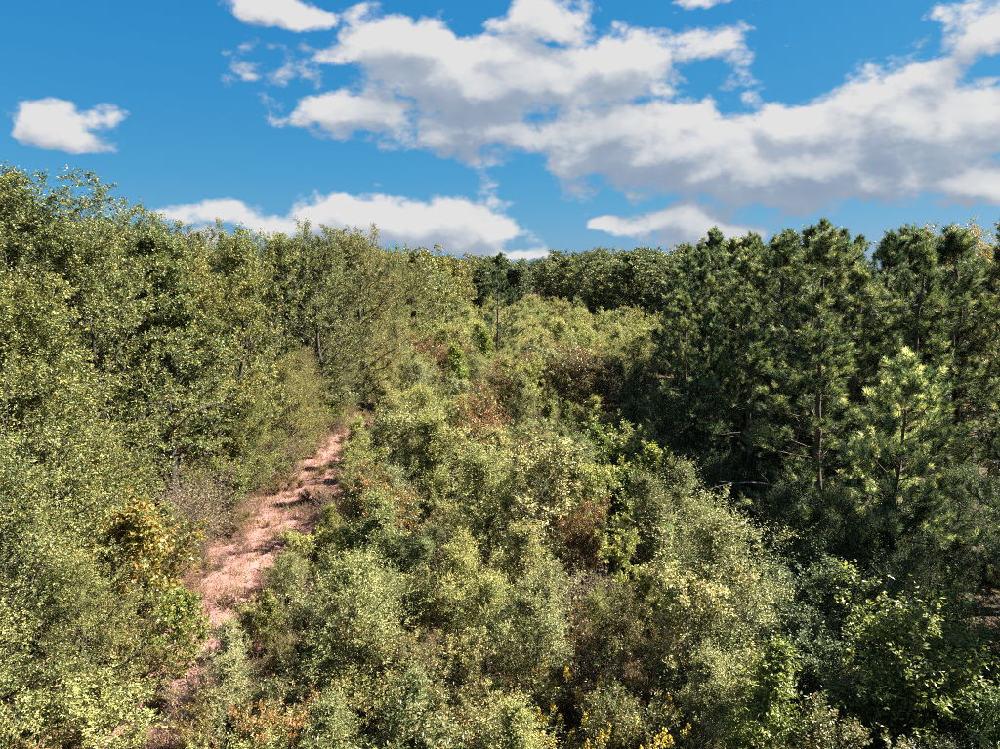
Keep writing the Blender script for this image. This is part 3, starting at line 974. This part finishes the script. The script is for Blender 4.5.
# the rest of the thicket, row by row away from the camera
row = 0
y = 16.0
while y < 62:
    row += 1
    x0 = -8.2 + .01 * y
    x1 = 7.9
    n = 0
    x = x0 + jit(.6)
    while x < x1:
        yy = y + jit(.9)
        h = random.choice([2.6, 3.4, 4.2, 5.4]) * random.uniform(.9, 1.1) * (.8 if y < 22 else 1)
        if abs(x - 3.0) < 2.4 and y < 19.5:
            h *= .4
        if x < -5.5 and y < 42:
            h = min(h, 2.6 + .35 * (x + 8.5))
        if free(x, yy, 1.25) and in_frame(x, yy, h, 2):
            n += 1
            c = vary(random.choice([(1.05, 1.05, .9), (1.25, 1.2, .85), (.86, .92, .85), (1.15, 1.04, .95), (1.35, 1.3, .9), (1.3, 1.16, 1.1), (1.15, 1.12, 1.25)]), .1)
            q = random.random()
            where = 'in thicket row %s from the camera, %s from the track' % (nth(row), nth(n))
            wd = random.uniform(.95, 1.25)
            if q < .15:
                put('bright_sapling', 'bright', x, yy, h * .9, 'lime green sapling ' + where, group='bright lime saplings', tint=c, wide=wd)
            elif q < .22:
                put('russet_shrub', 'russet', x, yy, h * .6, 'brownish shrub ' + where, cat='shrub', group='russet shrubs', tint=c, wide=wd)
            else:
                put('young_oak', random.choice(['oak0', 'oak1', 'oak2', 'oak3', 'oak4', 'greyoak', 'greyoak']), x, yy, h, 'young oak ' + where, group=G_OAK, tint=c, wide=wd)
        x += random.uniform(1.9, 3.0)
    y += 2.5
random.seed(1006)
# low bushes between them
row = 0
y = 15.0
while y < 56:
    row += 1
    n = 0
    x = -9.0 + jit(.6)
    while x < 8.4:
        yy = y + jit(.8)
        if free(x, yy, .75) and in_frame(x, yy, 1.6, 1.2):
            n += 1
            c = vary(random.choice([(1, 1, 1), (1.15, 1.0, .9), (.9, 1, .85), (1.1, .9, .85)]), .14)
            put('low_bush', random.choice(['bush0', 'bush1', 'bush2', 'brush']), x, yy, random.uniform(1.0, 2.3) * (.65 if x < -7 else 1),
                'low bush between the young oaks, bush row %s, %s from the track' % (nth(row), nth(n)), cat='shrub',
                group='low bushes of the thicket', tint=c)
        x += random.uniform(1.5, 2.6)
    y += 2.1
random.seed(1007)
# taller growth along the bottom of the picture
n = 0
fg = []
while len(fg) < 70:
    fg.append((random.uniform(13.2, 20.5), random.uniform(-8.5, 8.6)))
fg.sort(key=lambda q: q[1] / q[0])
for (y, x) in fg:
    if free(x, y, .8) and in_frame(x, y, 2.0, 1.0) and not (.2 < x < 5.4 and 13 < y < 20.6):
        n += 1
        put('leafy_bush', random.choice(['bush0', 'bush0', 'bush1', 'bush2', 'greyoak', 'bright']), x, y, random.uniform(1.6, 2.9),
            'leafy bush along the bottom of the clearing, %s from the left' % nth(n), cat='shrub',
            group='leafy bushes along the bottom of the picture', tint=vary(random.choice([(1.2, 1.15, .95), (1.0, 1.05, .95), (1.15, .95, .85)]), .12), wide=1.25)
random.seed(1008)
# sparse weeds along the track itself
n = 0
weeds = []
while len(weeds) < 98:
    x, y = random.uniform(-15.0, -8.2), random.uniform(17, 66)
    if abs(x + 11.6) < 1.0 and random.random() < .35:
        continue
    weeds.append((y, x))
for (y, x) in sorted(weeds):
    if free(x, y, .55):
        n += 1
        put('weed_clump', random.choice(['bush1', 'bush2', 'brush', 'brush', 'brush']), x, y, random.uniform(.3, .8) if abs(x + 11.6) < 2 else random.uniform(.5, 1.2),
            'scrubby weed clump on the clay along the track, %s from the near end' % nth(n), cat='shrub',
            group='weed clumps along the clay track', tint=vary((1.3, .98, .85), .18))
random.seed(1009)
# low growth in the bottom left corner
n = 0
cor = []
while len(cor) < 40:
    cor.append((random.uniform(14.5, 28), random.uniform(-19, -9.5)))
for (y, x) in sorted(cor):
    if free(x, y, .9) and in_frame(x, y, 1.5, 1) and not (y > 22.5 and abs(x + 11.2) < 1.4):
        n += 1
        put('low_bush', random.choice(['bush0', 'bush1', 'bush2', 'brightbush']), x, y, random.uniform(1.0, 2.4),
            'low bush among the trees in the bottom left corner, %s from the camera' % nth(n), cat='shrub',
            group='low bushes in the bottom left corner', tint=vary((1.15, 1.05, .85), .15), wide=1.2)
random.seed(1010)
# bushes along the foot of the left wood
n = 0
y = 30.0
while y < 64:
    x = -15.6 + jit(1.6)
    if free(x, y, .8):
        n += 1
        put('leafy_bush', random.choice(['bush0', 'bush1', 'brush', 'brightbush']), x, y, random.uniform(1.2, 2.6),
            'low bush at the foot of the left wood, %s back along the track' % nth(n), cat='shrub',
            group='low bushes at the foot of the left wood', tint=vary((1.0, .95, .8), .15), wide=1.25)
    y += random.uniform(.7, 1.3)
random.seed(1011)
# thicket floor under the pines, shade painted in as a darker leaf tint
n = 0
und = []
while len(und) < 98:
    y = random.uniform(13.5, 44)
    und.append((y, random.uniform(8.6, 9 + .62 * y)))
for (y, x) in sorted(und):
    if free(x, y, .9) and in_frame(x, y, 1.5, 1):
        n += 1
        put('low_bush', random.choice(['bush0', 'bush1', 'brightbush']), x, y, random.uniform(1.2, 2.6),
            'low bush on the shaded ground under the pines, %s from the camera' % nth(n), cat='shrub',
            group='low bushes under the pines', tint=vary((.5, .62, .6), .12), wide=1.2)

random.seed(1012)
# the far part of the clearing, opening to the right
row = 0
y = 64.0
while y < 285:
    row += 1
    n = 0
    x0 = -12.5 + (y - 64) * .075
    x1 = min(13.0 + (y - 64) * .34, 38 - 24 * (y - 108) / 140 - 2 if y > 100 else 99)
    st = 3.2 + (y - 64) * .016
    x = x0 + jit(1)
    while x < x1:
        yy = y + jit(1.2)
        h = random.choice([3.0, 3.6, 4.2, 5.0]) * random.uniform(.9, 1.1)
        if free(x, yy, 1.8) and in_frame(x, yy, h, 2):
            n += 1
            c = vary(random.choice([(1.25, 1.22, .95), (1.35, 1.28, 1.0), (1.1, 1.1, .95), (1.25, 1.1, .95)]), .1)
            kd = 'faroak%d' % random.randrange(2) if y > 85 else 'oak%d' % random.randrange(5)
            put('sapling', kd, x, yy, h, 'pale sapling in the far clearing, %s row back, %s from the left' % (nth(row), nth(n)),
                group='saplings of the far clearing', tint=c, wide=random.uniform(.95, 1.3))
        x += st * random.uniform(.8, 1.3)
    y += st * 1.15

random.seed(1013)
# ------------------------------------------------------------------ the far treeline
row = 0
for k in range(5):
    n = 0
    s = 0.0
    while s < 1.0:
        # from the right (near) to the left (far) end of the clearing, then on along the horizon
        x = 42 - 26 * s + jit(2) + k * 6
        y = 106 + 150 * s + k * 8 + jit(3)
        h = random.choice([10.5, 12.5, 14.0, 15.5]) * random.uniform(.95, 1.06) + k * .5 + s * 1.2
        if free(x, y, 3) and in_frame(x, y, h, 4):
            n += 1
            kd = random.choice(['far0', 'far1', 'far2', 'farpine', 'far1'])
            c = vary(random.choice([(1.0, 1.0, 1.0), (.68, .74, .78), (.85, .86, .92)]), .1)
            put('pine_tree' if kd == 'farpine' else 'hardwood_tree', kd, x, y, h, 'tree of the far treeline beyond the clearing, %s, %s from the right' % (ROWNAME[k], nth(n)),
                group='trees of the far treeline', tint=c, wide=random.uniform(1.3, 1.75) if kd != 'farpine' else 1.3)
        s += random.uniform(.04, .07)
hz = []
for k in range(3):
    x = -26.0
    while x < 62:
        hz.append((x + jit(2), 300 + 45 * k + jit(8), random.uniform(14, 17.5)))
        x += random.uniform(6, 10)
for i in range(26):
    hz.append((random.uniform(-24, 6), random.uniform(185, 290), random.uniform(12, 15.5)))
hz.sort(key=lambda q: q[0] / q[1])
for n, (x, y, h) in enumerate(hz):
    kd = random.choice(['far0', 'far1', 'far2', 'farpine'])
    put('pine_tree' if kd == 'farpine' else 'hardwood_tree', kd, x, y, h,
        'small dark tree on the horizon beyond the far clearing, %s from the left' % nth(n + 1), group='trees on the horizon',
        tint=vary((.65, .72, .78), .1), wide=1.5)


random.seed(1014)
# ------------------------------------------------------------------ goldenrod, vine, dead stem, ground cover
def goldenrod(seed, H=1.3):
    global rng
    rng = np.random.default_rng(seed)
    st, lf, fl = MB(), MB(), MB()
    ns = 5
    az = rng.uniform(0, 6.28, ns)
    o = np.stack([np.cos(az) * .12, np.sin(az) * .12, np.zeros(ns)], 1)
    d = norm(np.stack([np.cos(az) * .18, np.sin(az) * .18, np.ones(ns)], 1))
    L = H * rng.uniform(.75, 1.05, ns)
    up = np.zeros(ns)
    st.tubes(path_pts(o, d, L, up, np.linspace(0, 1, 4)), np.tile([[.009, .008, .006, .004]], (ns, 1)), 4)
    ix, t, p, dd = children_of(o, d, L, up, 38, .1, .85, .75, .05)
    lf.leaves(p, dd, rand_dir(len(p)) * .5 + [0, 0, 1], .11 * rng.uniform(.7, 1.2, len(p)), .024)
    heads = []
    for s in range(ns):
        fb = MB()
        q = 80
        tt = rng.random(q)
        base = o[s] + d[s] * L[s] * (.80 + .22 * tt)[:, None]
        rad = .085 * (1 - tt) + .015
        a = rng.uniform(0, 6.28, q)
        off = np.stack([np.cos(a), np.sin(a), rng.normal(.3, .3, q)], 1) * (rad * rng.random(q) ** .5)[:, None]
        fb.leaves(base + off, rand_dir(q) + [0, 0, .5], rand_dir(q), .034, .026)
        heads.append(fb.mesh('flower_head', [M['yellow']]))
    return st.mesh('stem', [M['weed']]), lf.mesh('leaf_cluster', [M['weed']]), heads


GR = [goldenrod(200 + i) for i in range(3)]
spots = [(1.5, 17.0), (2.3, 16.7), (2.9, 17.6), (3.6, 17.0), (2.0, 18.4), (3.2, 18.8), (4.3, 17.8), (.9, 17.9), (4.1, 19.2), (2.6, 19.6), (1.5, 19.5), (3.6, 16.3), (2.5, 16.0), (4.8, 17.1), (3.4, 20.4), (4.9, 18.6)]
spots.sort()
for j, (x, y) in enumerate(spots):
    sm, lm, hd = GR[j % 3]
    t = bpy.data.objects.new('goldenrod_plant', None)
    COL.objects.link(t)
    t.location = (x, y, tz1(x, y))
    t.rotation_euler = (0, 0, random.uniform(0, 6.28))
    sc = random.uniform(1.2, 1.9)
    t.scale = (sc, sc, sc)
    t['label'] = 'yellow flowering goldenrod at the bottom centre, %s from the left' % nth(j + 1)
    t['category'] = 'flower'
    t['group'] = 'goldenrod at the bottom of the clearing'
    for nm, me in [('stem', sm), ('leaf_cluster', lm)] + [('flower_head', h) for h in hd]:
        c = bpy.data.objects.new(nm, me)
        COL.objects.link(c)
        c.parent = stem_part if nm == 'flower_head' else t
        if nm == 'stem':
            stem_part = c
        else:
            c['kind'] = 'stuff'


def vine():
    global rng
    rng = np.random.default_rng(301)
    w, f = MB(), MB()
    z = np.linspace(-.1, 4.6, 9)
    P = np.stack([.12 * np.sin(z * .9), .1 * np.cos(z * 1.1), z], 1)
    w.tubes(P[None], np.linspace(.06, .02, 9)[None], 6)
    q = 4200
    zz = rng.uniform(.5, 4.75, q)
    r = (.52 - .34 * (zz / 4.75) ** 2) * (.75 + .4 * np.sin(zz * 4 + 1)) * rng.random(q) ** .4
    a = rng.uniform(0, 6.28, q)
    p = np.stack([.12 * np.sin(zz * .9) + r * np.cos(a), .1 * np.cos(zz * 1.1) + r * np.sin(a), zz], 1)
    ax = np.stack([np.cos(a), np.sin(a), -.8 + 0 * a], 1) + rng.normal(0, .4, (q, 3))
    f.leaves(p, ax, np.stack([np.cos(a), np.sin(a), .9 + 0 * a], 1) + rng.normal(0, .4, (q, 3)), .10 * rng.uniform(.7, 1.2, q), .075)
    t = bpy.data.objects.new('vine_covered_stem', None)
    COL.objects.link(t)
    t.location = (6.2, 24.0, tz1(6.2, 24.0))
    t['label'] = 'narrow column of bright green vine on a stem in the thicket'
    t['category'] = 'vine'
    for nm, me in (('stem', w.mesh('stem', [M['twig']], (0,))), ('foliage', f.mesh('foliage', [M['broad']]))):
        c = bpy.data.objects.new(nm, me)
        COL.objects.link(c)
        c.parent = t
        c.color = (1.15, 1.3, .8, 1)


vine()


def dead_stem():
    t = bpy.data.objects.new('bent_dead_tree', None)
    COL.objects.link(t)
    x, y = 13.9, 31.0
    t.location = (x, y, tz1(x, y))
    t['label'] = 'bare pale dead stem arching over in front of the dark pines'
    t['category'] = 'dead tree'
    mb = MB()
    a = np.linspace(0, 1, 14)
    P = np.stack([.5 * np.sin(a * 2.6) - 5.4 * a ** 1.6, -.6 * a + .1 * np.sin(a * 9), -.1 + 4.75 * (1 - np.exp(-5 * a)) - .75 * a ** 3 + .05 * np.sin(a * 11)], 1)
    mb.tubes(P[None], np.linspace(.075, .02, 14)[None], 7)
    tr = bpy.data.objects.new('trunk', mb.mesh('trunk', [M['dead']], (0,)))
    COL.objects.link(tr)
    tr.parent = t
    for i, (k, dx, dz) in enumerate([(7, -.5, .6), (10, -.8, .15), (11, -.3, -.8), (12, -.7, .5)]):
        b = MB()
        p = P[k]
        Q = np.stack([p, p + np.array([dx * .5, -.1, dz * .6]), p + np.array([dx, -.15, dz])])
        b.tubes(Q[None], np.array([[.022, .015, .006]]), 5)
        o = bpy.data.objects.new('branch', b.mesh('branch', [M['dead']], (0,)))
        COL.objects.link(o)
        o.parent = tr


dead_stem()


def ground_cover():
    global rng
    rng = np.random.default_rng(400)
    mb = MB()
    # dry grass tussocks over the clay, thinner on the wheel lines
    nt_ = 11000
    x = rng.uniform(-17, 12, nt_)
    y = 15 + 60 * rng.random(nt_) ** 1.3
    bare = np.exp(-((x + 10.9) / .9) ** 2) + np.exp(-((x + 12.9) / .9) ** 2)
    keep = rng.random(nt_) > bare * .5
    x, y = x[keep], y[keep]
    nb = 16
    k = len(x)
    ix = np.repeat(np.arange(k), nb)
    r = rng.normal(0, .16, (len(ix), 2))
    p = np.stack([x[ix] + r[:, 0], y[ix] + r[:, 1], np.zeros(len(ix))], 1)
    p[:, 2] = tz(p[:, 0], p[:, 1]) - .02
    a = rng.normal(0, .55, (len(ix), 3))
    a[:, 2] = 1
    hgt = np.repeat(rng.uniform(.18, .7, k), nb) * rng.uniform(.6, 1.2, len(ix))
    mb.needles(p, a, hgt, .03, 0, np.clip(np.repeat(rng.random(k), nb) * .7 + rng.random(len(ix)) * .3, 0, 1))
    o = bpy.data.objects.new('dry_grass', mb.mesh('dry_grass', [M['straw']]))
    COL.objects.link(o)
    o['kind'] = 'stuff'
    o['label'] = 'dry straw coloured grass scattered over the red clay'
    o['category'] = 'grass'
    mb = MB()
    q = 60000
    x = rng.uniform(-22, 26, q)
    y = 13 + 65 * rng.random(q) ** 1.3
    keep = (np.abs(x + 11.8) > 1.6) | (rng.random(q) < .5)
    x, y = x[keep], y[keep]
    p = np.stack([x, y, tz(x, y) + rng.uniform(.01, .06, len(x))], 1)
    mb.leaves(p, rng.normal(0, 1, (len(x), 3)) * [1, 1, .25], rng.normal(0, .3, (len(x), 3)) + [0, 0, 1], .12 * rng.uniform(.6, 1.4, len(x)), .06)
    o = bpy.data.objects.new('leaf_litter', mb.mesh('leaf_litter', [M['russet']]))
    COL.objects.link(o)
    o['kind'] = 'stuff'
    o['label'] = 'fallen brown leaves scattered on the ground under the thicket'
    o['category'] = 'leaf litter'


ground_cover()
